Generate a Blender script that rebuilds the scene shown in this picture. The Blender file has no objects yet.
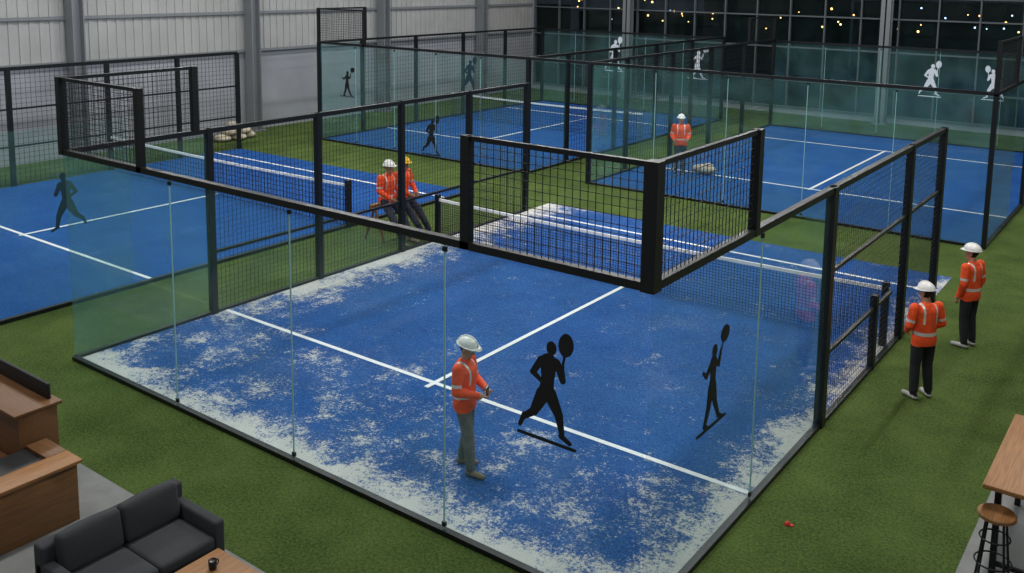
import bpy, bmesh, random
from math import *
from mathutils import Vector, Matrix
random.seed(7)
sc=bpy.context.scene
try: sc.view_settings.view_transform='Standard'
except Exception: pass
COL=sc.collection
# ------------------------------------------------------------------ materials
def s2l(c):
    return tuple(((v/255)/12.92 if v/255<=.04045 else (((v/255)+.055)/1.055)**2.4) for v in c)+(1,)
def mat(name,rgb,rough=.6,metal=0,spec=.5,emit=0,noise_amt=0,nscale=20,bump=0,bscale=200):
    m=bpy.data.materials.new(name);m.use_nodes=True
    nt=m.node_tree;b=nt.nodes['Principled BSDF']
    c=s2l(rgb)
    b.inputs['Base Color'].default_value=c
    b.inputs['Roughness'].default_value=rough
    b.inputs['Metallic'].default_value=metal
    b.inputs['Specular IOR Level'].default_value=spec
    if emit:
        b.inputs['Emission Color'].default_value=c;b.inputs['Emission Strength'].default_value=emit
    if noise_amt or bump:
        tc=nt.nodes.new('ShaderNodeTexCoord')
    if noise_amt:
        n=nt.nodes.new('ShaderNodeTexNoise');n.inputs['Scale'].default_value=nscale;n.inputs['Detail'].default_value=6
        nt.links.new(tc.outputs['Object'],n.inputs['Vector'])
        r=nt.nodes.new('ShaderNodeMapRange');r.inputs[1].default_value=.3;r.inputs[2].default_value=.7
        r.inputs[3].default_value=1-noise_amt;r.inputs[4].default_value=1+noise_amt
        nt.links.new(n.outputs[0],r.inputs[0])
        h=nt.nodes.new('ShaderNodeVectorMath');h.operation='SCALE';h.inputs[0].default_value=c[:3]
        nt.links.new(r.outputs[0],h.inputs['Scale']);nt.links.new(h.outputs[0],b.inputs['Base Color'])
    if bump:
        n2=nt.nodes.new('ShaderNodeTexNoise');n2.inputs['Scale'].default_value=bscale
        nt.links.new(tc.outputs['Object'],n2.inputs['Vector'])
        bp=nt.nodes.new('ShaderNodeBump');bp.inputs['Strength'].default_value=bump;bp.inputs['Distance'].default_value=.02
        nt.links.new(n2.outputs[0],bp.inputs['Height']);nt.links.new(bp.outputs[0],b.inputs['Normal'])
    return m
STEEL=mat('black_powder_steel',(24,27,29),.4,.3,bump=.05)
WIRE=mat('wire_mesh_dark',(22,25,27),.5,.3)
WHITEL=mat('white_line_turf',(225,228,230),.9,noise_amt=.08,nscale=60,bump=.3)
TAPE=mat('net_tape',(235,236,236),.7)
NETM=mat('net_cord',(26,30,36),.8)
BLACK=mat('vinyl_black',(12,14,16),.55)
VWHITE=mat('vinyl_white',(225,232,236),.6)
VTEAL=mat('vinyl_teal',(20,54,64),.55)
PANEL=mat('white_metal_panel',(166,167,166),.55,noise_amt=.08,nscale=1.2)
PLASTER=mat('white_plaster',(150,153,160),.7,noise_amt=.12,nscale=.6)
COLM=mat('column_grey',(122,126,130),.5)
CONC=mat('concrete_floor',(120,121,120),.7,noise_amt=.12,nscale=4,bump=.1,bscale=60)
DARKCEIL=mat('ceiling_dark',(50,54,58),.8)
SOFA=mat('charcoal_fabric',(58,60,64),.95,noise_amt=.18,nscale=90,bump=.35,bscale=500)
SOFAL=mat('sofa_frame_black',(22,23,25),.6)
SKIN=mat('skin',(178,128,98),.55,noise_amt=.04,nscale=30)
HAIR=mat('hair_dark',(28,22,18),.8,bump=.4,bscale=300)
ORANGE=mat('hivis_orange',(238,80,26),.75,noise_amt=.14,nscale=14,bump=.35,bscale=30)
SILVER=mat('reflective_tape',(205,205,198),.35,.2)
PGREY=mat('pants_grey',(98,98,92),.9,noise_amt=.18,nscale=14,bump=.35,bscale=30)
PBLACK=mat('pants_black',(26,27,32),.9,noise_amt=.15,nscale=14,bump=.35,bscale=30)
PNAVY=mat('pants_navy',(44,48,62),.9,noise_amt=.15,nscale=14)
SHOEB=mat('boot_tan',(120,104,84),.7)
SHOEK=mat('shoe_dark',(42,40,40),.6)
SHOEW=mat('shoe_white',(170,170,166),.6)
HATW=mat('helmet_white',(238,238,234),.3)
HATY=mat('helmet_yellow',(238,190,30),.3)
EYEW=mat('eye_white',(230,228,222),.3)
EYED=mat('eye_dark',(30,20,15),.3)
LIP=mat('lips',(140,78,66),.5)
CERAM=mat('black_ceramic',(18,18,20),.25)
COFFEE=mat('coffee',(40,22,12),.2)
RED=mat('red_cloth',(190,40,30),.7)
SACK=mat('canvas_sack',(190,180,160),.9,noise_amt=.1,nscale=15)

def wood(name,c1,c2,axis='Y',rough=.5):
    m=bpy.data.materials.new(name);m.use_nodes=True
    nt=m.node_tree;b=nt.nodes['Principled BSDF'];b.inputs['Roughness'].default_value=rough
    tc=nt.nodes.new('ShaderNodeTexCoord');mp=nt.nodes.new('ShaderNodeMapping')
    mp.inputs['Scale'].default_value={'X':(1.4,30,30),'Y':(30,1.4,30),'Z':(30,30,1.4)}[axis]
    n=nt.nodes.new('ShaderNodeTexNoise');n.inputs['Scale'].default_value=2.2;n.inputs['Detail'].default_value=8;n.inputs['Distortion'].default_value=.3
    r=nt.nodes.new('ShaderNodeValToRGB');r.color_ramp.elements[0].position=.3;r.color_ramp.elements[0].color=s2l(c1)
    r.color_ramp.elements[1].position=.7;r.color_ramp.elements[1].color=s2l(c2)
    nt.links.new(tc.outputs['Object'],mp.inputs[0]);nt.links.new(mp.outputs[0],n.inputs['Vector'])
    nt.links.new(n.outputs[0],r.inputs[0]);nt.links.new(r.outputs[0],b.inputs['Base Color'])
    return m
OAK=wood('oak_veneer',(100,68,38),(128,90,52),'Y')
OAKX=wood('oak_veneer_x',(96,64,36),(122,84,50),'X')
OAKT=wood('table_oak',(124,84,46),(164,116,68),'Y')

def glass_mat(name,tint,haze,refl=.8):
    m=bpy.data.materials.new(name);m.use_nodes=True;nt=m.node_tree
    for n in list(nt.nodes): nt.nodes.remove(n)
    o=nt.nodes.new('ShaderNodeOutputMaterial');t=nt.nodes.new('ShaderNodeBsdfTransparent');t.inputs[0].default_value=tint+(1,)
    g=nt.nodes.new('ShaderNodeBsdfGlossy');g.inputs['Roughness'].default_value=.05;g.inputs['Color'].default_value=(.9,.97,.96,1)
    d=nt.nodes.new('ShaderNodeBsdfDiffuse');d.inputs[0].default_value=s2l((120,178,176))
    f=nt.nodes.new('ShaderNodeFresnel');f.inputs[0].default_value=1.5
    fm=nt.nodes.new('ShaderNodeMath');fm.operation='MULTIPLY';fm.inputs[1].default_value=refl
    m1=nt.nodes.new('ShaderNodeMixShader');m2=nt.nodes.new('ShaderNodeMixShader')
    tc=nt.nodes.new('ShaderNodeTexCoord');nz=nt.nodes.new('ShaderNodeTexNoise');nz.inputs['Scale'].default_value=1.0;nz.inputs['Detail'].default_value=5
    nt.links.new(tc.outputs['Object'],nz.inputs['Vector'])
    mr=nt.nodes.new('ShaderNodeMapRange');mr.inputs[1].default_value=.3;mr.inputs[2].default_value=.7;mr.inputs[3].default_value=haze*.3;mr.inputs[4].default_value=haze*1.8
    nt.links.new(nz.outputs[0],mr.inputs[0]);nt.links.new(mr.outputs[0],m1.inputs[0])
    nt.links.new(t.outputs[0],m1.inputs[1]);nt.links.new(d.outputs[0],m1.inputs[2])
    nt.links.new(f.outputs[0],fm.inputs[0]);nt.links.new(fm.outputs[0],m2.inputs[0]);nt.links.new(m1.outputs[0],m2.inputs[1]);nt.links.new(g.outputs[0],m2.inputs[2])
    nt.links.new(m2.outputs[0],o.inputs[0]);return m
GLASS=glass_mat('court_glass',(.85,.94,.94),.10)
WGLASS=glass_mat('window_glass',(.6,.65,.68),.012,.8)
GEDGE=mat('glass_edge',(150,195,192),.2)

def turf_mat(name,base,dark,sand):
    m=bpy.data.materials.new(name);m.use_nodes=True;nt=m.node_tree;L=nt.links.new
    b=nt.nodes['Principled BSDF'];b.inputs['Roughness'].default_value=.95;b.inputs['Specular IOR Level'].default_value=.1
    geo=nt.nodes.new('ShaderNodeNewGeometry')
    def nz(scale,detail=4,rough=.55):
        n=nt.nodes.new('ShaderNodeTexNoise');n.inputs['Scale'].default_value=scale;n.inputs['Detail'].default_value=detail;n.inputs['Roughness'].default_value=rough
        L(geo.outputs['Position'],n.inputs['Vector']);return n.outputs[0]
    def mth(op,a,bb=None,cl=False):
        n=nt.nodes.new('ShaderNodeMath');n.operation=op;n.use_clamp=cl
        for i,v in enumerate((a,bb)):
            if v is None: continue
            if isinstance(v,(int,float)): n.inputs[i].default_value=v
            else: L(v,n.inputs[i])
        return n.outputs[0]
    def mr(v,a,bb,c=0,d=1):
        n=nt.nodes.new('ShaderNodeMapRange');n.inputs[1].default_value=a;n.inputs[2].default_value=bb;n.inputs[3].default_value=c;n.inputs[4].default_value=d
        L(v,n.inputs[0]);return n.outputs[0]
    mixf=mth('ADD',mth('MULTIPLY',mr(nz(.8,6,.65),.32,.68),.4),mth('MULTIPLY',mr(nz(28,4,.85),.38,.62),.6))
    mx=nt.nodes.new('ShaderNodeMix');mx.data_type='RGBA';L(mixf,mx.inputs[0])
    mx.inputs[6].default_value=s2l(dark);mx.inputs[7].default_value=s2l(base);out=mx.outputs[2]
    if sand:
        sp=nt.nodes.new('ShaderNodeSeparateXYZ');L(geo.outputs['Position'],sp.inputs[0])
        X,Y=sp.outputs[0],sp.outputs[1]
        big=mr(nz(1.5,6,.7),.3,.7,-.75,.75)
        a1=mr(Y,0,1.15,1.1,-.65)
        a2=mth('ADD',mr(X,-.9,0,-.5,.95),mr(Y,0,13,.25,-.3))
        a3=mth('MULTIPLY',mr(X,-10,-8.4,1.0,-.5),mr(Y,2,4,0,1))
        mm=mth('MAXIMUM',mth('MAXIMUM',a1,a2),a3)
        lvl=mth('ADD',mm,big)
        s=mth('ADD',mth('MULTIPLY',nz(30,5,.85),1.7),mth('MULTIPLY',nz(7,6,.8),.9))
        dens=mth('ADD',mth('MULTIPLY',lvl,.42),s)
        msk=mr(dens,1.38,1.62)
        dust=mr(mth('ADD',nz(45,3,.9),mth('MULTIPLY',nz(.5,3),.45)),.82,1.03,0,.5)
        msk=mth('MAXIMUM',msk,dust)
        mx2=nt.nodes.new('ShaderNodeMix');mx2.data_type='RGBA';L(mth('MULTIPLY',msk,.9),mx2.inputs[0])
        L(out,mx2.inputs[6]);mx2.inputs[7].default_value=s2l((226,224,216));out=mx2.outputs[2]
    L(out,b.inputs['Base Color'])
    bp=nt.nodes.new('ShaderNodeBump');bp.inputs['Strength'].default_value=.8;bp.inputs['Distance'].default_value=.05
    L(nz(50,3,.8),bp.inputs['Height']);L(bp.outputs[0],b.inputs['Normal'])
    return m
BLUE=turf_mat('blue_turf_sanded',(58,112,182),(20,62,132),True)
BLUE2=turf_mat('blue_turf',(48,102,172),(24,68,136),False)
GREEN=turf_mat('green_turf',(108,128,66),(40,62,28),False)

# ------------------------------------------------------------------ mesh helpers
class MB:
    def __init__(s): s.v=[];s.f=[];s.m=[];s.mats=[]
    def mi(s,m):
        if m not in s.mats: s.mats.append(m)
        return s.mats.index(m)
    def box(s,x0,y0,z0,x1,y1,z1,m):
        i=len(s.v);k=s.mi(m)
        s.v+=[(x0,y0,z0),(x1,y0,z0),(x1,y1,z0),(x0,y1,z0),(x0,y0,z1),(x1,y0,z1),(x1,y1,z1),(x0,y1,z1)]
        for f in ((0,3,2,1),(4,5,6,7),(0,1,5,4),(1,2,6,5),(2,3,7,6),(3,0,4,7)):
            s.f.append(tuple(i+a for a in f));s.m.append(k)
    def poly(s,pts,m):
        i=len(s.v);s.v+=[tuple(p) for p in pts];s.f.append(tuple(range(i,i+len(pts))));s.m.append(s.mi(m))
    def ring_loft(s,rings,m,cap=True):
        i=len(s.v);k=s.mi(m);n=len(rings[0])
        for r in rings: s.v+=[tuple(p) for p in r]
        for a in range(len(rings)-1):
            for b in range(n):
                s.f.append((i+a*n+b,i+a*n+(b+1)%n,i+(a+1)*n+(b+1)%n,i+(a+1)*n+b));s.m.append(k)
        if cap:
            s.f.append(tuple(i+b for b in range(n))[::-1]);s.m.append(k)
            s.f.append(tuple(i+(len(rings)-1)*n+b for b in range(n)));s.m.append(k)
    def tube(s,p0,p1,r0,r1,m,n=14):
        p0=Vector(p0);p1=Vector(p1);a=(p1-p0).normalized()
        u=a.orthogonal().normalized();w=a.cross(u)
        s.ring_loft([[p+ (u*cos(t)+w*sin(t))*r for t in [2*pi*j/n for j in range(n)]] for p,r in ((p0,r0),(p1,r1))],m)
    def capsule(s,p0,p1,r0,r1,m,n=14,h=5,flat=None,ff=1):
        p0=Vector(p0);p1=Vector(p1);d=p1-p0
        a=d.normalized() if d.length>1e-6 else Vector((0,0,1))
        u=(Vector(flat)-a*a.dot(Vector(flat))).normalized() if flat is not None else a.orthogonal().normalized()
        w=a.cross(u);R=[]
        for j in range(h+1):
            t=-pi/2+pi/2*j/h
            t=max(t,-pi/2+.12);R.append((p0+a*sin(t)*r0,cos(t)*r0))
        for j in range(h+1):
            t=pi/2*j/h;t=min(t,pi/2-.12);R.append((p1+a*sin(t)*r1,cos(t)*r1))
        s.ring_loft([[c+u*cos(2*pi*q/n)*r*ff+w*sin(2*pi*q/n)*r for q in range(n)] for c,r in R],m)
    def ell(s,c,rx,ry,rz,m,M=None,n=18,h=12,zmin=-1,zmax=1):
        c=Vector(c);R=[]
        t0=asin(max(-.995,zmin));t1=asin(min(.995,zmax))
        for j in range(h+1):
            t=t0+(t1-t0)*j/h
            ring=[]
            for q in range(n):
                p=Vector((cos(2*pi*q/n)*cos(t)*rx,sin(2*pi*q/n)*cos(t)*ry,sin(t)*rz))
                if M: p=M@p
                ring.append(c+p)
            R.append(ring)
        s.ring_loft(R,m)
    def obj(s,name,parent=None,smooth=False):
        me=bpy.data.meshes.new(name);me.from_pydata(s.v,[],s.f)
        for m in s.mats: me.materials.append(m)
        me.polygons.foreach_set('material_index',s.m)
        if smooth: me.polygons.foreach_set('use_smooth',[True]*len(s.f))
        me.update();o=bpy.data.objects.new(name,me);COL.objects.link(o)
        if parent: o.parent=parent
        return o
def empty(name,loc=(0,0,0),rz=0):
    e=bpy.data.objects.new(name,None);e.location=loc;e.rotation_euler=(0,0,rz);e.empty_display_size=.2;COL.objects.link(e);return e
def rbox(name,x0,y0,z0,x1,y1,z1,m,bev=.02,seg=3,parent=None,puff=0,rot=None):
    bm=bmesh.new();bmesh.ops.create_cube(bm,size=1)
    sx,sy,sz=x1-x0,y1-y0,z1-z0
    for v in bm.verts: v.co=Vector((v.co.x*sx,v.co.y*sy,v.co.z*sz))
    bmesh.ops.bevel(bm,geom=list(bm.edges),offset=bev,segments=seg,profile=.5,affect='EDGES')
    if puff:
        bmesh.ops.subdivide_edges(bm,edges=[e for e in bm.edges if e.calc_length()>bev*3],cuts=6,use_grid_fill=True)
        for v in bm.verts:
            fx=max(0,1-(2*v.co.x/sx)**2);fy=max(0,1-(2*v.co.y/sy)**2);fz=max(0,1-(2*v.co.z/sz)**2)
            v.co.z+=puff*fx*fy*(1 if v.co.z>0 else -1)*(abs(2*v.co.z/sz))
            v.co.x+=puff*fz*fy*(2*v.co.x/sx)*.6
            v.co.y+=puff*fz*fx*(2*v.co.y/sy)*.4
    me=bpy.data.meshes.new(name);bm.to_mesh(me);bm.free()
    me.polygons.foreach_set('use_smooth',[True]*len(me.polygons))
    me.materials.append(m);o=bpy.data.objects.new(name,me);COL.objects.link(o)
    o.location=((x0+x1)/2,(y0+y1)/2,(z0+z1)/2)
    if rot: o.rotation_euler=rot
    if parent: o.parent=parent
    return o

# ------------------------------------------------------------------ court parts
def wire_panel(mb,axis,c,a0,a1,z0,z1,sp,w):
    h=w/2
    n=max(1,int(round((a1-a0)/sp)))
    for i in range(n+1):
        a=a0+(a1-a0)*i/n
        if axis=='x': mb.box(c-h,a-h,z0,c+h,a+h,z1,WIRE)
        else: mb.box(a-h,c-h,z0,a+h,c+h,z1,WIRE)
    n=max(1,int(round((z1-z0)/sp)))
    for i in range(n+1):
        z=z0+(z1-z0)*i/n
        if axis=='x': mb.box(c-h,a0,z-h,c+h,a1,z+h,WIRE)
        else: mb.box(a0,c-h,z-h,a1,c+h,z+h,WIRE)
def bar(mb,axis,c,a0,a1,z0,z1,t,m=None):
    m=m or STEEL
    if axis=='x': mb.box(c-t/2,a0,z0,c+t/2,a1,z1,m)
    else: mb.box(a0,c-t/2,z0,a1,c+t/2,z1,m)
def glass_run(fr,gl,axis,c,a0,a1,H,joints,rail=True,base=True,edge=True):
    pts=[a0]+list(joints)+[a1]
    for p,q in zip(pts[:-1],pts[1:]):
        g=.006
        if axis=='x': gl.poly([(c,p+g,.06),(c,q-g,.06),(c,q-g,H),(c,p+g,H)],GLASS)
        else: gl.poly([(p+g,c,.06),(q-g,c,.06),(q-g,c,H),(p+g,c,H)],GLASS)
    if edge:
        for j in joints: bar(fr,axis,c,j-.007,j+.007,.06,H-.05,.014,GEDGE)
        for j in joints:
            for z in (.12,H-.1): bar(fr,axis,c,j-.025,j+.025,z-.025,z+.025,.03)
    if base: bar(fr,axis,c,a0,a1,.0,.06,.08)
    if rail: bar(fr,axis,c,a0,a1,H-.04,H+.04,.09)
def net(mb,y,x0,x1,h,sp=.06,w=.006):
    n=int((x1-x0)/sp)
    xm=(x0+x1)/2
    hh=lambda x:h-.05*(1-((x-xm)/((x1-x0)/2))**2)
    for i in range(n+1):
        x=x0+(x1-x0)*i/n;mb.box(x-w/2,y-w/2,.03,x+w/2,y+w/2,hh(x),NETM)
    k=int(h/sp)
    for i in range(k):
        z=.03+(h-.06)*i/k;mb.box(x0,y-w/2,z-w/2,x1,y+w/2,z+w/2,NETM)
    s=20
    for i in range(s):
        a=x0+(x1-x0)*i/s;b=x0+(x1-x0)*(i+1)/s
        za,zb=hh(a),hh(b);t=.015
        for yy in (y-t,y+t):
            mb.poly([(a,yy,za-.06),(b,yy,zb-.06),(b,yy,zb),(a,yy,za)],TAPE)
        mb.poly([(a,y-t,za),(b,y-t,zb),(b,y+t,zb),(a,y+t,za)],TAPE)
def flat(mb,x0,y0,x1,y1,z,m): mb.box(x0,y0,z-.004,x1,y1,z,m)

H=3.30;HT=4.41
court=empty('padel_court')
t=MB();t.box(-10,0,0,0,13.1,.012,BLUE);t.obj('turf',court)
l=MB()
flat(l,-9.95,2.75,-.05,2.83,.02,WHITEL);flat(l,-5.04,2.6,-4.96,8.45,.022,WHITEL)
flat(l,-9.95,11.9,-.05,11.98,.02,WHITEL)
l.obj('court_lines',court)
fr=MB();gl=MB();me=MB()
glass_run(fr,gl,'y',0,-10,0,H,[-7.29,-4.86,-2.41])
glass_run(fr,gl,'x',0,0,5.01,H,[2.61],rail=False)
glass_run(fr,gl,'x',-10,0,2.56,H,[],rail=False)
bar(fr,'x',0,0,11.4,H-.04,H+.04,.09);bar(fr,'x',0,5,11.4,0,.06,.08)
bar(fr,'x',-10,0,12.0,H-.04,H+.04,.09);bar(fr,'x',-10,2.5,12.0,0,.06,.08)
PW=.15
for y in (5.01,9.02,11.35):
    fr.box(-.06,y-PW/2,0,.06,y+PW/2,H+.04,STEEL)
wire_panel(me,'x',0,5.05,11.4,.07,H-.05,.09,.005)
for z in (2.15,1.0):
    bar(fr,'x',0,5.01,11.3 if z>2 else 8.3,z-.025,z+.025,.05)
fr.box(-.05,7.35,0,.05,7.47,1.2,STEEL)
for y in (2.56,5.04,7.4,9.7,12.0):
    fr.box(-10.06,y-.055,0,-9.94,y+.055,H+.04,STEEL)
wire_panel(me,'x',-10,2.56,12,.07,H-.05,.09,.005)
bar(fr,'x',-10,2.56,12,1.1,1.15,.05)
def raised(fr,me,cx,cy,dx,dy,H,HT,L=2.12,LY=None,pw=.14):
    LY=LY or L
    a0,a1=sorted((cx,cx+dx*L))
    if dx:
        wire_panel(me,'y',cy,a0,a1,H,HT,.085,.006);bar(fr,'y',cy,a0,a1,HT-.025,HT+.025,.05)
        fr.box(cx+dx*L-.055,cy-.045,H-.04,cx+dx*L+.055,cy+.045,HT+.025,STEEL)
    b0,b1=sorted((cy,cy+dy*LY))
    if dy:
        wire_panel(me,'x',cx,b0,b1,H,HT,.085,.006);bar(fr,'x',cx,b0,b1,HT-.025,HT+.025,.05)
        fr.box(cx-.05,cy+dy*LY-.055,H-.04,cx+.05,cy+dy*LY+.055,HT+.025,STEEL)
    fr.box(cx-pw/2,cy-pw/2,H-.04,cx+pw/2,cy+pw/2,HT+.035,STEEL)
raised(fr,me,0,0,-1,1,H,HT,2.12,2.34)
raised(fr,me,-10,0,1,1,H,HT,2.05,2.3,pw=.11)
fr.obj('steel_frame',court);gl.obj('glass_walls',court);me.obj('wire_mesh',court)
nb=MB();net(nb,8.48,-9.95,-.05,1.02);nb.obj('net',court)
pb=MB()
for x in (-9.9,-.12): pb.box(x-.05,8.43,0,x+.05,8.53,1.1,STEEL)
pb.obj('net_posts',court)

def simple_court(name,x0,x1,y0,y1,lines_y,cx,cy0,cy1,nety=None):
    e=empty(name)
    t=MB();t.box(x0,y0,0,x1,y1,.012,BLUE2);t.obj('turf',e)
    l=MB()
    for y in lines_y: flat(l,x0+.05,y-.04,x1-.05,y+.04,.02,WHITEL)
    flat(l,cx-.04,cy0,cx+.04,cy1,.022,WHITEL)
    l.obj('court_lines',e)
    if nety:
        n=MB();net(n,nety,x0+.05,x1-.05,1.05,.12,.01);n.obj('net',e)
    return e
XL=-22.7
c2=simple_court('padel_court',XL,-12.4,-.05,12.8,[2.95,11.8],-17.6,2.85,8.2,8.1)
fr=MB();gl=MB();me=MB()
glass_run(fr,gl,'x',-12.4,-.05,2.5,H,[],rail=False)
bar(fr,'x',-12.4,-.05,12.8,0,.07,.09)
for y in (-.05,2.5,5.2,8.1,10.5,12.8):
    fr.box(XL-.06,y-.06,0,XL+.06,y+.06,H,STEEL)
fr.box(-12.46,8.04,0,-12.34,8.16,1.15,STEEL)
wire_panel(me,'x',XL,-.05,12.8,.07,H,.14,.008)
bar(fr,'x',XL,-.05,12.8,H-.05,H+.05,.1);bar(fr,'x',XL,-.05,12.8,2.15,2.2,.05);bar(fr,'x',XL,-.05,12.8,1.1,1.15,.05)
glass_run(fr,gl,'y',-.05,XL,-12.4,H,[-20.6,-18.5,-16.5,-14.4],rail=True)
fr.obj('steel_frame',c2);gl.obj('glass_walls',c2);me.obj('wire_mesh',c2)

HF=3.55;YF=15.85;YB=30.0
c3=simple_court('padel_court',-10.5,.1,YF,YB,[19.3,27.0],-5.1,19.2,27.1,None)
c4=simple_court('padel_court',-22,-12.7,YF,YB,[19.3,27.0],-17.3,19.2,27.1,23.2)
for c,x0,x1 in ((c3,-10.5,.1),(c4,-22,-12.7)):
    fr=MB();gl=MB();me=MB()
    w=(x1-x0)/5
    J=[x0+w*i for i in range(1,5)]
    glass_run(fr,gl,'y',YF,x0,x1,HF,J)
    glass_run(fr,gl,'y',YB,x0,x1,HF-.05,J)
    for x in (x0,x1):
        glass_run(fr,gl,'x',x,YF,19 if x>0 else 18,HF,[],rail=False)
        bar(fr,'x',x,YF,YB,HF-.04,HF+.04,.08);bar(fr,'x',x,18,YB,0,.07,.09)
        if x<0:
            for y in (YF,18,21,24,27,YB): fr.box(x-.06,y-.06,0,x+.06,y+.06,HF,STEEL)
            wire_panel(me,'x',x,18,YB,.07,HF,.16,.008)
        else:
            for y in (YF,21,26,YB): fr.box(x-.05,y-.05,0,x+.05,y+.05,HF,STEEL)
    if x0<-20: raised(fr,me,x0,YF,1,1,HF,4.75,2.3,pw=.1)
    else: raised(fr,me,x1,YF,0,1,HF,4.7,2.6,pw=.1);raised(fr,me,x0,YB,0,-1,HF,4.5,2.6,pw=.1)
    fr.obj('steel_frame',c);gl.obj('glass_walls',c)
    me.obj('wire_mesh',c)
lk=MB();bar(lk,'y',YF,-12.7,-10.5,HF-.04,HF+.04,.08);lk.obj('link_rail',c4)

# ------------------------------------------------------------------ room shell
XW=-25.6;YW=34.0
r=MB();r.box(XW,-10,-.2,9,YW,0,GREEN);r.obj('floor')
r=MB();r.box(-12,-10,0,9,-1.62,.008,CONC);r.box(2.2,-1.62,0,9,5.2,.008,CONC);r.obj('floor_lounge_concrete')
r=MB();r.box(XW,-10,10,9,YW,10.2,DARKCEIL);r.obj('ceiling')
r=MB()
r.box(XW-.3,-10,0,XW,YW,10,PLASTER)
k=-10
while k<YW-.2:
    r.box(XW,k,3.1,XW+.07,k+.14,10,PANEL);k+=.32
r.box(XW,-10,3.1,XW+.04,YW,10,PANEL)
r.obj('wall_left')
r=MB();r.box(XW,-10,3.02,XW+.14,YW,3.12,COLM);r.box(XW,-10,4.45,XW+.14,YW,4.56,COLM);r.box(XW,-10,6.2,XW+.14,YW,6.3,COLM);r.obj('trim_girts')
for y in (-5.2,1.7,8.6,15.5,22.5,29.4):
    r=MB();a=XW+.1;r.box(a,y-.2,0,a+.45,y-.16,10,COLM);r.box(a,y+.16,0,a+.45,y+.2,10,COLM);r.box(a+.2,y-.18,0,a+.25,y+.18,10,COLM)
    r.box(a,y-.35,0,a+.5,y+.35,.05,COLM)
    r.obj('steel_column')
r=MB()
r.box(XW,YW,0,9,YW+.2,.3,PLASTER);r.box(XW,YW,9,9,YW+.2,10,PLASTER)
for x in (XW,8.7): r.box(x,YW,.3,x+.3,YW+.2,9,PLASTER)
r.obj('wall_back')
MULL=mat('mullion_grey',(84,92,96),.5)
r=MB()
x=XW+.3
while x<8.8:
    r.box(x-.03,YW-.05,.3,x+.03,YW+.1,9,MULL);x+=1.55
for z in (.3,1.5,3.0,4.4,5.3,6.6,8.95): r.box(XW+.3,YW-.07,z-.03,8.7,YW+.1,z+.03,MULL)
r.obj('trim_mullions')
r=MB();r.poly([(XW+.3,YW+.12,.3),(8.7,YW+.12,.3),(8.7,YW+.12,9),(XW+.3,YW+.12,9)],WGLASS);r.obj('window_1')
for x in (-19.4,-7.1,5.2):
    r=MB();b=YW-.6;r.box(x-.2,b,0,x+.2,b+.04,10,COLM);r.box(x-.2,b+.36,0,x+.2,b+.4,10,COLM);r.box(x-.03,b,0,x+.03,b+.4,10,COLM);r.box(x-.28,b-.1,0,x+.28,b+.5,.05,COLM);r.obj('steel_column')
r=MB();r.box(9,-10,0,9.2,YW,10,PLASTER);r.obj('wall_right')
r=MB();r.box(XW,-10.2,0,9,-10,10,PLASTER);r.obj('wall_near')
cl=MB();W1=mat('city_light_warm',(255,190,110),.5,emit=7);W2=mat('city_light_cool',(190,215,255),.5,emit=5)
BLD=mat('night_building',(30,36,42),.9)
for i in range(90):
    x=random.uniform(-34,24);z=random.uniform(2.9,4.6);rr=random.uniform(.03,.07)
    cl.ell((x,50,z),rr,rr,rr,random.choice([W1,W1,W2]),n=8,h=5)
for i in range(9):
    x=-44+i*10;cl.box(x,52,0,x+random.uniform(5,9),58,random.uniform(3.0,5.5),BLD)
cl.box(-60,YW+1,-.3,40,60,-.1,BLD)
cl.obj('city_night_skyline')

# ------------------------------------------------------------------ silhouettes (vinyl decals on the glass)
def decal(name,O,A,shapes,m,s=1,mir=1):
    O=Vector(O);A=Vector(A).normalized();N=A.cross(Vector((0,0,1)))
    mb=MB();k=0
    def P(a,z,o): return O+A*(a*s*mir)+Vector((0,0,z*s))+N*o
    def add(pts):
        nonlocal k
        for o in (.004+.0002*k,-.004-.0002*k): mb.poly([P(a,z,o) for a,z in pts],m)
        k+=1
    for sh in shapes:
        if sh[0]=='e':
            _,cx,cz,rx,rz,rot=sh
            add([(cx+cos(t)*rx*cos(rot)-sin(t)*rz*sin(rot),cz+cos(t)*rx*sin(rot)+sin(t)*rz*cos(rot)) for t in [2*pi*i/24 for i in range(24)]])
        else:
            _,x0,z0,r0,x1,z1,r1=sh
            an=atan2(z1-z0,x1-x0);pts=[]
            for i in range(9): t=an+pi/2+pi*i/8;pts.append((x0+cos(t)*r0,z0+sin(t)*r0))
            for i in range(9): t=an-pi/2+pi*i/8;pts.append((x1+cos(t)*r1,z1+sin(t)*r1))
            add(pts)
    return mb.obj(name)
runner=[('e',.03,.98,.058,.072,0),('c',.02,.9,.035,.02,.86,.045),
 ('c',-.07,.83,.05,.09,.84,.05),('c',0,.82,.10,-.01,.66,.075),('c',-.01,.66,.075,-.02,.52,.085),
 ('c',-.09,.83,.042,-.19,.68,.032),('c',-.19,.68,.03,-.06,.60,.02),
 ('c',.1,.84,.042,.17,.68,.034),('c',.17,.68,.032,.16,.80,.022),('e',.16,.82,.025,.03,0),
 ('c',.16,.8,.012,.19,.96,.012),('e',.2,1.05,.085,.12,-.1),
 ('c',.02,.5,.08,.13,.31,.05),('c',.13,.31,.048,.17,.13,.028),('c',.16,.10,.026,.27,.05,.02),
 ('c',-.06,.48,.08,-.17,.27,.048),('c',-.17,.27,.044,-.3,.17,.028),('c',-.29,.2,.026,-.34,.08,.02),
 ('c',-.36,.0,.014,.33,.0,.014)]
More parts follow.
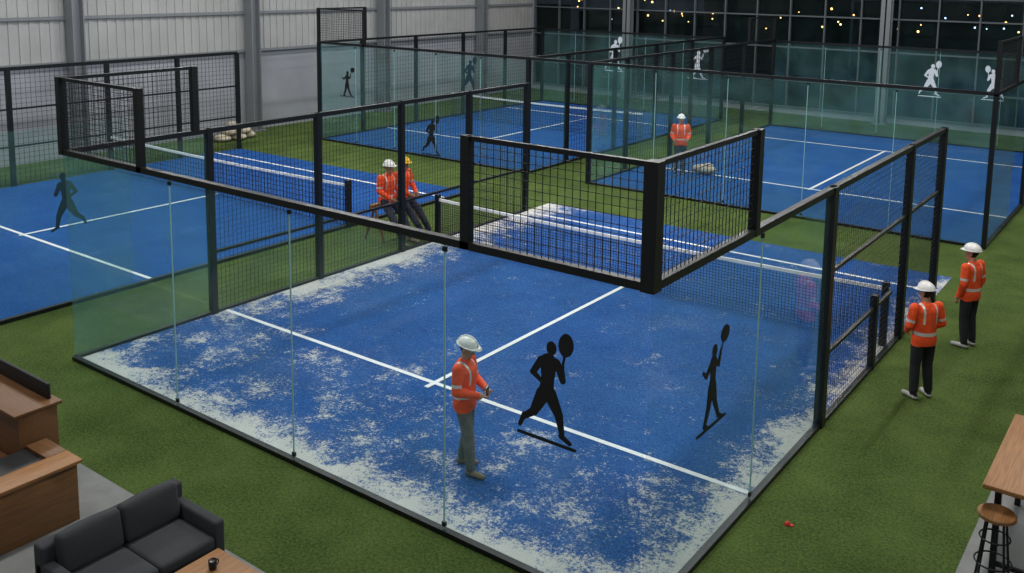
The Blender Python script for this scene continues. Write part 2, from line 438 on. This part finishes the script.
woman=[('e',.05,.80,.055,.065,0),('c',.05,.74,.03,.03,.7,.03),('c',.03,.68,.075,.03,.52,.055),('c',.03,.52,.055,.02,.42,.08),
 ('c',.08,.68,.03,.16,.62,.026),('c',.16,.62,.024,.2,.76,.018),('c',.2,.75,.01,.25,.84,.01),('e',.29,.91,.1,.085,.3),
 ('c',-.02,.68,.03,-.13,.58,.026),('c',-.13,.58,.024,-.2,.64,.018),
 ('c',.05,.42,.06,.1,.24,.04),('c',.1,.24,.038,.2,.06,.024),('c',.19,.05,.02,.28,.03,.016),
 ('c',-.0,.42,.06,-.05,.22,.04),('c',-.05,.22,.038,-.13,.05,.024),('c',-.13,.04,.02,-.05,.02,.016),
 ('c',-.3,.0,.012,.38,.0,.012)]
decal('player_silhouette_decal',(-1.08,0,1.5),(1,0,0),runner,BLACK,.98)
decal('player_silhouette_decal',(0,1.40,1.42),(0,1,0),woman,BLACK,1.02)
decal('player_silhouette_decal',(-12.4,1.25,1.38),(0,1,0),runner[:8]+runner[12:-1],VTEAL,1.02,-1)
decal('player_silhouette_decal',(-20.6,YF,1.7),(1,0,0),woman,BLACK,1.05)
decal('player_silhouette_decal',(-15.0,YF,2.3),(1,0,0),runner,VTEAL,1.0)
decal('player_silhouette_decal',(-16.6,YF,.1),(1,0,0),runner,BLACK,1.15)
decal('player_silhouette_decal',(-18.0,YB,1.75),(1,0,0),runner,VWHITE,1.35)
decal('player_silhouette_decal',(-13.9,YB,1.7),(1,0,0),woman,VWHITE,1.4)
decal('player_silhouette_decal',(-4.4,YB,1.75),(1,0,0),runner,VWHITE,1.15)
decal('player_silhouette_decal',(-2.3,YB,1.8),(1,0,0),runner,VWHITE,1.05,-1)

# ------------------------------------------------------------------ furniture
so=empty('sofa',(-4.16,-2.57,0))
L2=.75
rbox('seat_base',-.42,-L2+.02,.14,.38,L2-.02,.3,SOFA,.03,3,so)
rbox('back_frame',-.46,-L2,.14,-.3,L2,.72,SOFA,.03,3,so)
rbox('arm_left',-.44,-L2,.14,.40,-L2+.12,.56,SOFA,.03,3,so)
rbox('arm_right',-.44,L2-.12,.14,.40,L2,.56,SOFA,.03,3,so)
rbox('seat_cushion_1',-.28,-.62,.3,.42,-.005,.43,SOFA,.035,3,so,.015)
rbox('seat_cushion_2',-.28,.005,.3,.42,.62,.43,SOFA,.035,3,so,.015)
rbox('back_cushion_1',-.32,-.62,.43,-.17,-.01,.80,SOFA,.04,3,so,.025,(0,-.18,0))
rbox('back_cushion_2',-.32,.01,.43,-.17,.62,.80,SOFA,.04,3,so,.025,(0,-.18,0))
lg=MB()
for x in (-.38,.32):
    for y in (-.66,.66): lg.tube((x,y,.008),(x,y,.16),.018,.026,SOFAL)
lg.obj('legs',so)
ct=empty('coffee_table',(-3.26,-2.6,0))
rbox('table_top',-.34,-.58,.37,.34,.58,.41,OAKT,.008,2,ct)
rbox('shelf',-.3,-.5,.12,.3,.5,.14,OAKT,.005,2,ct)
lg=MB()
for x in (-.28,.28):
    for y in (-.5,.5): lg.box(x-.025,y-.025,.008,x+.025,y+.025,.37,SOFAL)
lg.obj('legs',ct)
cup=empty('coffee_mug',(-3.36,-2.26,.41))
cm=MB();n=20
prof=[(.0,.0),(.033,.0),(.038,.01),(.041,.09),(.037,.09),(.034,.02),(0.001,.018)]
cm.ring_loft([[Vector((cos(2*pi*q/n)*max(rr,.001),sin(2*pi*q/n)*max(rr,.001),z)) for q in range(n)] for rr,z in prof],CERAM,False)
cm.ell((0,0,.078),.036,.036,.002,COFFEE)
for i in range(8):
    a0=-pi/2+pi*i/8;a1=-pi/2+pi*(i+1)/8
    cm.tube((0,.04+.025*cos(a0),.048+.028*sin(a0)),(0,.04+.025*cos(a1),.048+.028*sin(a1)),.006,.006,CERAM,8)
cm.obj('mug_body',cup,True)
rd=empty('reception_desk')
rbox('front_counter',-6.5,-4.6,.01,-5.78,-2.25,.68,OAK,.006,2,rd)
rbox('counter_top',-6.05,-4.6,.68,-5.72,-2.22,.72,OAKT,.005,2,rd)
rbox('return_counter',-6.5,-2.45,.68,-6.055,-2.22,.72,OAKX,.005,2,rd)
rbox('recess_shade',-6.5,-4.6,.66,-6.055,-2.455,.685,SOFAL,.003,2,rd)  # black slab between the counters: shade of the desk recess put into its colour
rbox('rear_cabinet',-8.4,-2.5,.01,-6.54,-2.05,1.05,OAKX,.006,2,rd)
rbox('rear_top',-8.45,-2.55,1.05,-6.52,-2.0,1.09,OAKX,.005,2,rd)
rbox('rear_shelf',-8.4,-3.0,.5,-6.7,-2.51,.53,OAKX,.004,2,rd)
rbox('privacy_screen',-8.4,-2.1,1.09,-6.65,-2.06,1.28,SOFAL,.01,2,rd)
bt=empty('bar_table',(3.0,3.66,0))
rbox('table_top',-.62,-.98,1.0,.62,.95,1.05,OAKT,.008,2,bt)
lg=MB()
for y in (-.75,.83):
    for x in (-.5,.5): lg.box(x-.03,y-.03,.008,x+.03,y+.03,1.0,STEEL)
    lg.box(-.5,y-.02,.96,.5,y+.02,1.0,STEEL);lg.box(-.5,y-.02,.1,.5,y+.02,.14,STEEL)
lg.box(-.02,-.75,.1,.02,.83,.14,STEEL)
lg.obj('legs',bt)
def stool(x,y):
    e=empty('bar_stool',(x,y,0));m=MB()
    m.ring_loft([[Vector((cos(2*pi*q/28)*rr,sin(2*pi*q/28)*rr,z)) for q in range(28)] for rr,z in ((.165,.75),(.18,.755),(.18,.785),(.17,.795))],OAKT)
    m.obj('seat',e,False)
    g=MB()
    for a in range(4):
        t=pi/4+a*pi/2;g.tube((cos(t)*.11,sin(t)*.11,.75),(cos(t)*.2,sin(t)*.2,.008),.012,.012,STEEL,8)
    for zz,rr in ((.27,.17),(.53,.14)):
        for i in range(24):
            a,b=2*pi*i/24,2*pi*(i+1)/24
            g.tube((cos(a)*rr,sin(a)*rr,zz),(cos(b)*rr,sin(b)*rr,zz),.009,.009,STEEL,6)
    g.obj('frame',e)
stool(2.53,2.68)
rc=MB();rc.ell((.51,2.46,.0),.035,.035,.045,RED,zmin=0);rc.ell((.545,2.47,.01),.035,.025,.005,RED);rc.obj('red_cap',None,True)

sh=empty('sawhorse',(-11.05,8.25,0))
rbox('beam',-.06,-.75,.78,.06,.75,.87,OAK,.01,2,sh)
g=MB()
for y in (-.62,.62):
    g.tube((0,y,.8),(-.3,y,.02),.03,.03,OAK,8);g.tube((0,y,.8),(.28,y,.02),.03,.03,OAK,8);g.tube((-.19,y,.32),(.18,y,.32),.02,.02,OAK,8)
g.obj('legs',sh)
sp_=empty('sandbag_pile',(-24.3,13.3,0));m=MB()
for i,(a,b,c) in enumerate(((0,0,.12),(.1,.6,.12),(-.1,1.15,.12),(.0,.3,.33),(.05,.85,.33),(0,.55,.53))):
    m.ell((a,b,c),.36,.28,.13,SACK,n=14,h=8)
m.obj('sacks',sp_,True)

# ------------------------------------------------------------------ people
V=Vector
def lerp(a,b,t): return a+(b-a)*t
def segd(p,a,b):
    ab=b-a;t=max(0,min(1,(p-a).dot(ab)/ab.length_squared));return (p-(a+ab*t)).length,t
def remesh(mb,name,vox,mats,smooth=3):
    o=mb.obj(name+'_src')
    md=o.modifiers.new('r','REMESH');md.mode='VOXEL';md.voxel_size=vox
    s=o.modifiers.new('s','SMOOTH');s.iterations=smooth;s.factor=.5
    dg=bpy.context.evaluated_depsgraph_get();dg.update()
    me=bpy.data.meshes.new_from_object(o.evaluated_get(dg));me.name=name
    bpy.data.objects.remove(o,do_unlink=True)
    me.materials.clear()
    for m in mats: me.materials.append(m)
    me.polygons.foreach_set('use_smooth',[True]*len(me.polygons))
    ob=bpy.data.objects.new(name,me);COL.objects.link(ob);return ob
def person(name,loc,face,J=None,pants=PBLACK,shoes=SHOEK,hat=HATW,scale=1.0,head_yaw=0,head_pitch=0,curl=.5,vox=.010,hold=False):
    D=dict(pel=(0,0,.94),neck=(0,-.01,1.44),head=(0,.02,1.58),
      shL=(-.195,-.01,1.39),shR=(.195,-.01,1.39),elL=(-.255,-.03,1.12),elR=(.255,-.03,1.12),
      wrL=(-.24,.06,.88),wrR=(.24,.06,.88),hipL=(-.09,0,.92),hipR=(.09,0,.92),knL=(-.10,.02,.50),knR=(.10,.02,.50),
      anL=(-.11,-.02,.09),anR=(.11,-.02,.09),toeL=None,toeR=None)
    if J: D.update(J)
    P={k:(V(v) if v is not None else None) for k,v in D.items()}
    root=empty(name,loc,atan2(-face[0],face[1]));root.scale=(scale,)*3
    mb=MB();M=PANEL
    pel,nk,hd=P['pel'],P['neck'],P['head']
    ax=(nk-pel).normalized();side=(P['shR']-P['shL']).normalized()
    fw=side.cross(ax)
    if fw.y<0: fw=-fw
    prof=[(-.22,.178,.140,0),(-.10,.182,.146,0),(.05,.176,.142,0),(.25,.170,.135,.0),(.45,.178,.138,.004),(.65,.19,.142,.008),(.8,.198,.135,.004),(.9,.185,.112,-.004),(.97,.13,.085,-.008),(1.03,.075,.07,0)]
    LT=(nk-pel).length
    rings=[]
    for t,rx,ry,off in prof:
        c=pel+ax*(t*LT)+fw*off
        rings.append([c+side*cos(2*pi*q/24)*rx*(1+.02*sin(q*3+t*9))+fw*sin(2*pi*q/24)*ry*(1+.02*cos(q*2+t*14)) for q in range(24)])
    mb.ring_loft(rings,M)
    mb.capsule(nk-ax*.05,hd-V((0,0,.03)),.06,.055,M)
    Rh=Matrix.Rotation(head_yaw,3,'Z')@Matrix.Rotation(head_pitch,3,'X')
    hx=lambda a,b,c: hd+Rh@V((a,b,c))
    mb.ell(hx(0,-.005,.04),.076,.095,.09,M,Rh)
    mb.ell(hx(0,.018,-.025),.060,.072,.085,M,Rh)
    mb.ell(hx(0,.075,-.085),.026,.022,.022,M,Rh)
    mb.capsule(hx(0,.088,.02),hx(0,.108,-.018),.011,.016,M,8,3)
    for s in (-1,1): mb.ell(hx(s*.078,0,.0),.012,.022,.032,M,Rh,10,6)
    for s,k in ((-1,'L'),(1,'R')):
        sh_,el,wr=P['sh'+k],P['el'+k],P['wr'+k]
        mb.capsule(sh_,el,.074,.060,M);mb.capsule(el,wr,.060,.044,M)
        hp,kn,an=P['hip'+k],P['kn'+k],P['an'+k]
        mb.capsule(hp,kn,.104,.076,M);mb.capsule(kn,lerp(kn,an,.35),.076,.074,M);mb.capsule(lerp(kn,an,.35),an+V((0,0,.03)),.074,.062,M)
        toe=P['toe'+k] or an+V((s*.03,.17,-.055))
        fd=(toe-an);fd.z=0;fd.normalize()
        heel=V((an.x,an.y,toe.z+.01))-fd*.04
        mb.capsule(heel,toe,.046,.040,M,14,5,V((0,0,1)),.85)
        mb.capsule(V((an.x,an.y,toe.z+.02)),an,.045,.045,M)
    body=remesh(mb,'body',vox,[ORANGE,SILVER,pants,shoes,SKIN,HAIR],4)
    segs=[]
    for k in 'LR':
        segs+=[('ua',P['sh'+k],P['el'+k],.065),('fa',P['el'+k],P['wr'+k],.05),('th',P['hip'+k],P['kn'+k],.09),('sh',P['kn'+k],P['an'+k]+V((0,0,.05)),.068)]
        toe=P['toe'+k] or P['an'+k]+V(((-1 if k=='L' else 1)*.03,.17,-.055))
        segs+=[('ft',P['an'+k]+V((0,0,-.05)),toe,.045)]
    mats=[]
    hemz=-.22*LT
    for pl in body.data.polygons:
        c=pl.center
        tt=(c-pel).dot(ax)
        hl=Rh.inverted()@(c-hd)
        if (c-nk).dot(ax)>.03 and (c-hd).length<.22:
            mi=5 if (hl.y<.0 and hl.z>-.045 and abs(hl.x)<.086 and not(abs(hl.x)>.072 and hl.y>-.025)) or hl.z>.07 else 4
        else:
            best=min(((segd(c,a,b)[0]/r,n,segd(c,a,b)[1]) for n,a,b,r in segs),key=lambda q:q[0])
            n=best[1];t=best[2]
            q=c-(pel+ax*tt);ex=q.dot(side)/.19;ey=q.dot(fw)/.15
            intor=(ex*ex+ey*ey<1.12) and tt>hemz-.01
            if intor and n in('th','sh','ft') or (intor and not (n in('ua','fa') and best[0]<1.1 and abs(ex)>.85)):
                f=tt/LT;mi=0
                if .10<f<.19: mi=1
                if f>.45 and .46<abs(ex)<.60: mi=1
            elif n in('ua','fa'):
                mi=0
                if n=='ua' and .66<t<.8: mi=1
                if n=='fa' and t>.97: mi=4
            elif n=='ft': mi=3
            else: mi=2
            if c.z<P['anL'].z-.03 and c.z<P['anR'].z-.03: mi=3
        mats.append(mi)
    body.data.polygons.foreach_set('material_index',mats);body.parent=root
    fm=MB()
    for s in (-1,1):
        fm.ell(hx(s*.03,.083,.018),.014,.008,.009,EYEW,Rh,10,6);fm.ell(hx(s*.03,.089,.018),.006,.005,.006,EYED,Rh,8,5)
        fm.capsule(hx(s*.018,.09,.038),hx(s*.045,.082,.037),.004,.003,HAIR,6,2)
    fm.capsule(hx(-.02,.088,-.05),hx(.02,.088,-.05),.006,.006,LIP,8,3)
    fm.obj('face',root,True)
    hm=MB();hc=hx(0,0,.065)
    hm.ell(hc,.112,.135,.115,hat,Rh,28,10,zmin=.0)
    hm.ell(hc-Rh@V((0,-.015,-.003)),.132,.165,.012,hat,Rh,28,6)
    hm.ell(hc+Rh@V((0,.13,-.004)),.085,.06,.010,hat,Rh,20,6)
    for i in range(10):
        a=.25+(pi-.5)*i/10;b=.25+(pi-.5)*(i+1)/10
        hm.capsule(hc+Rh@V((0,cos(a)*.135,sin(a)*.117)),hc+Rh@V((0,cos(b)*.135,sin(b)*.117)),.013,.013,hat,8,2)
    hm.obj('hard_hat',root,True)
    for s,k in ((-1,'L'),(1,'R')):
        el,wr=P['el'+k],P['wr'+k];d=(wr-el).normalized()
        nrm=V((-s,0,0)) if not hold else V((-s*.5,0,.85))
        nrm=(nrm-d*nrm.dot(d)).normalized();lat=d.cross(nrm)
        if lat.dot(V((0,1,0)) if abs(d.z)>.6 else V((-s,0,0)))<0: lat=-lat
        h=MB()
        h.capsule(wr-d*.01,wr+d*.075,.028,.036,SKIN,14,4,nrm,.45)
        for i,(o,ln) in enumerate(((.027,.068),(.009,.077),(-.009,.072),(-.026,.056))):
            b=wr+d*.085+lat*o;c1=curl*.7;c2=curl*1.6;c3=curl*2.3
            p1=b+(d*cos(c1)+nrm*sin(c1))*ln*.45;p2=p1+(d*cos(c2)+nrm*sin(c2))*ln*.32;p3=p2+(d*cos(c3)+nrm*sin(c3))*ln*.25
            h.capsule(b-d*.02,p1,.0095,.009,SKIN,8,3);h.capsule(p1,p2,.009,.0082,SKIN,8,3);h.capsule(p2,p3,.0082,.007,SKIN,8,3)
        b=wr+d*.03+lat*.026;p1=b+(d*.6+lat*.7+nrm*.35).normalized()*.04;p2=p1+(d*.85+lat*.2+nrm*.5).normalized()*.032
        h.capsule(b,p1,.013,.0105,SKIN,8,3);h.capsule(p1,p2,.0105,.008,SKIN,8,3)
        ho=remesh(h,'hand_'+('left' if s<0 else 'right'),.0045,[SKIN],1);ho.parent=root
    return root
w=person('construction_worker',(-3.09,1.17,.012),(.85,.25),dict(elR=(.27,.0,1.13),wrR=(.10,.24,1.05),elL=(-.26,.02,1.13),wrL=(-.09,.25,1.07),
   anL=(-.12,-.08,.09),knL=(-.11,.0,.5),anR=(.13,.14,.09),knR=(.11,.10,.51)),pants=PGREY,shoes=SHOEB,hold=True,curl=.75,head_pitch=-.25,scale=.975)
tb=MB();tb.box(-.04,.30,1.0,.04,.31,1.14,CERAM);tb.obj('phone',w)
w=person('construction_worker',(.87,6.81,0),(-.75,.65),dict(elL=(-.27,-.02,1.13),wrL=(-.16,.18,.98),elR=(.27,-.02,1.13),wrR=(.16,.18,.98),anL=(-.13,-.02,.09),anR=(.13,0,.09)),pants=PBLACK,shoes=SHOEW,head_yaw=.3,head_pitch=-.1,scale=.99)
w=person('construction_worker',(1.0,9.35,0),(-.85,.35),None,pants=PBLACK,shoes=SHOEW,head_yaw=.3,scale=1.0)
seat=dict(pel=(0,0,.90),neck=(0,.05,1.40),head=(0,.10,1.54),shL=(-.195,.05,1.35),shR=(.195,.05,1.35),
  elL=(-.25,.10,1.08),elR=(.25,.08,1.08),wrL=(-.12,.32,.94),wrR=(.12,.32,.94),hipL=(-.09,.02,.88),hipR=(.09,.02,.88),
  knL=(-.12,.38,.58),knR=(.14,.36,.56),anL=(-.14,.62,.16),anR=(.15,.66,.16),toeL=(-.17,.82,.08),toeR=(.18,.86,.08))
seat={k:(v[0],v[1],v[2]-.03) for k,v in seat.items()}
w=person('construction_worker',(-11.05,8.0,0),(.95,-.1),seat,pants=PNAVY,shoes=SHOEB,head_yaw=.2,vox=.013,scale=1.09)
w=person('construction_worker',(-11.05,8.5,0),(.95,.1),seat,pants=PNAVY,shoes=SHOEB,hat=HATY,head_yaw=-.3,vox=.013,scale=1.09)
w=person('construction_worker',(-9.07,18.9,.012),(.5,-.85),dict(wrR=(.2,.2,1.0),wrL=(-.18,.22,1.02)),pants=PNAVY,shoes=SHOEK,vox=.016,scale=1.06)
sk=empty('tool_sack',(-8.4,19.3,.012))
m=MB();m.ell((0,0,.15),.36,.22,.15,SACK);m.ell((.12,0,.28),.14,.12,.08,SACK);m.ell((-.3,.1,.12),.16,.18,.12,SACK);m.obj('sack_body',sk,True)

# ------------------------------------------------------------------ lights
def area(name,loc,sx,sy,e,col=(1,.985,.965)):
    l=bpy.data.lights.new(name,'AREA');l.shape='RECTANGLE';l.size=sx;l.size_y=sy;l.energy=e;l.color=col
    o=bpy.data.objects.new(name,l);o.location=loc;COL.objects.link(o);return o
LE=mat('led_panel',(255,250,240),.5,emit=3)
for y,en in ((-4,180),(3,380),(10,370),(17,320),(24,270),(30,190)):
    for x in (-21.5,-14,-6,2):
        fx=empty('ceiling_light',(x,y,9.5))
        b=MB();b.box(-.35,-1.6,.0,.35,1.6,.1,STEEL);b.obj('housing',fx)
        b=MB();b.box(-.3,-1.5,-.01,.3,1.5,.0,LE);b.obj('diffuser',fx)
        a=area('lamp',(0,0,-.05),.6,3.0,en*(.72 if x in(-21.5,2) else 1));a.parent=fx
wd=bpy.data.worlds.new('night');sc.world=wd;wd.use_nodes=True
wd.node_tree.nodes['Background'].inputs[0].default_value=(.02,.026,.035,1);wd.node_tree.nodes['Background'].inputs[1].default_value=.6
# ------------------------------------------------------------------ camera
x,y,z,yaw,pit,roll,f,cx,cy=[3.801, -7.238, 6.037, -0.634, 0.138, 0.013, 941.33, 515.542, 105.745]
fw=V((cos(pit)*sin(yaw),cos(pit)*cos(yaw),-sin(pit)));r0=V((cos(yaw),-sin(yaw),0));u0=r0.cross(fw)
rr=r0*cos(roll)+u0*sin(roll);uu=-r0*sin(roll)+u0*cos(roll)
cam=bpy.data.cameras.new('camera');co=bpy.data.objects.new('camera',cam);COL.objects.link(co)
Mx=Matrix((( rr.x,uu.x,-fw.x,x),(rr.y,uu.y,-fw.y,y),(rr.z,uu.z,-fw.z,z),(0,0,0,1)));co.matrix_world=Mx
cam.sensor_width=36;cam.lens=f/1024*36;cam.clip_end=300;cam.clip_start=.05
cam.shift_x=-(cx-512)/1024;cam.shift_y=-(286.5-cy)/1024
sc.camera=co
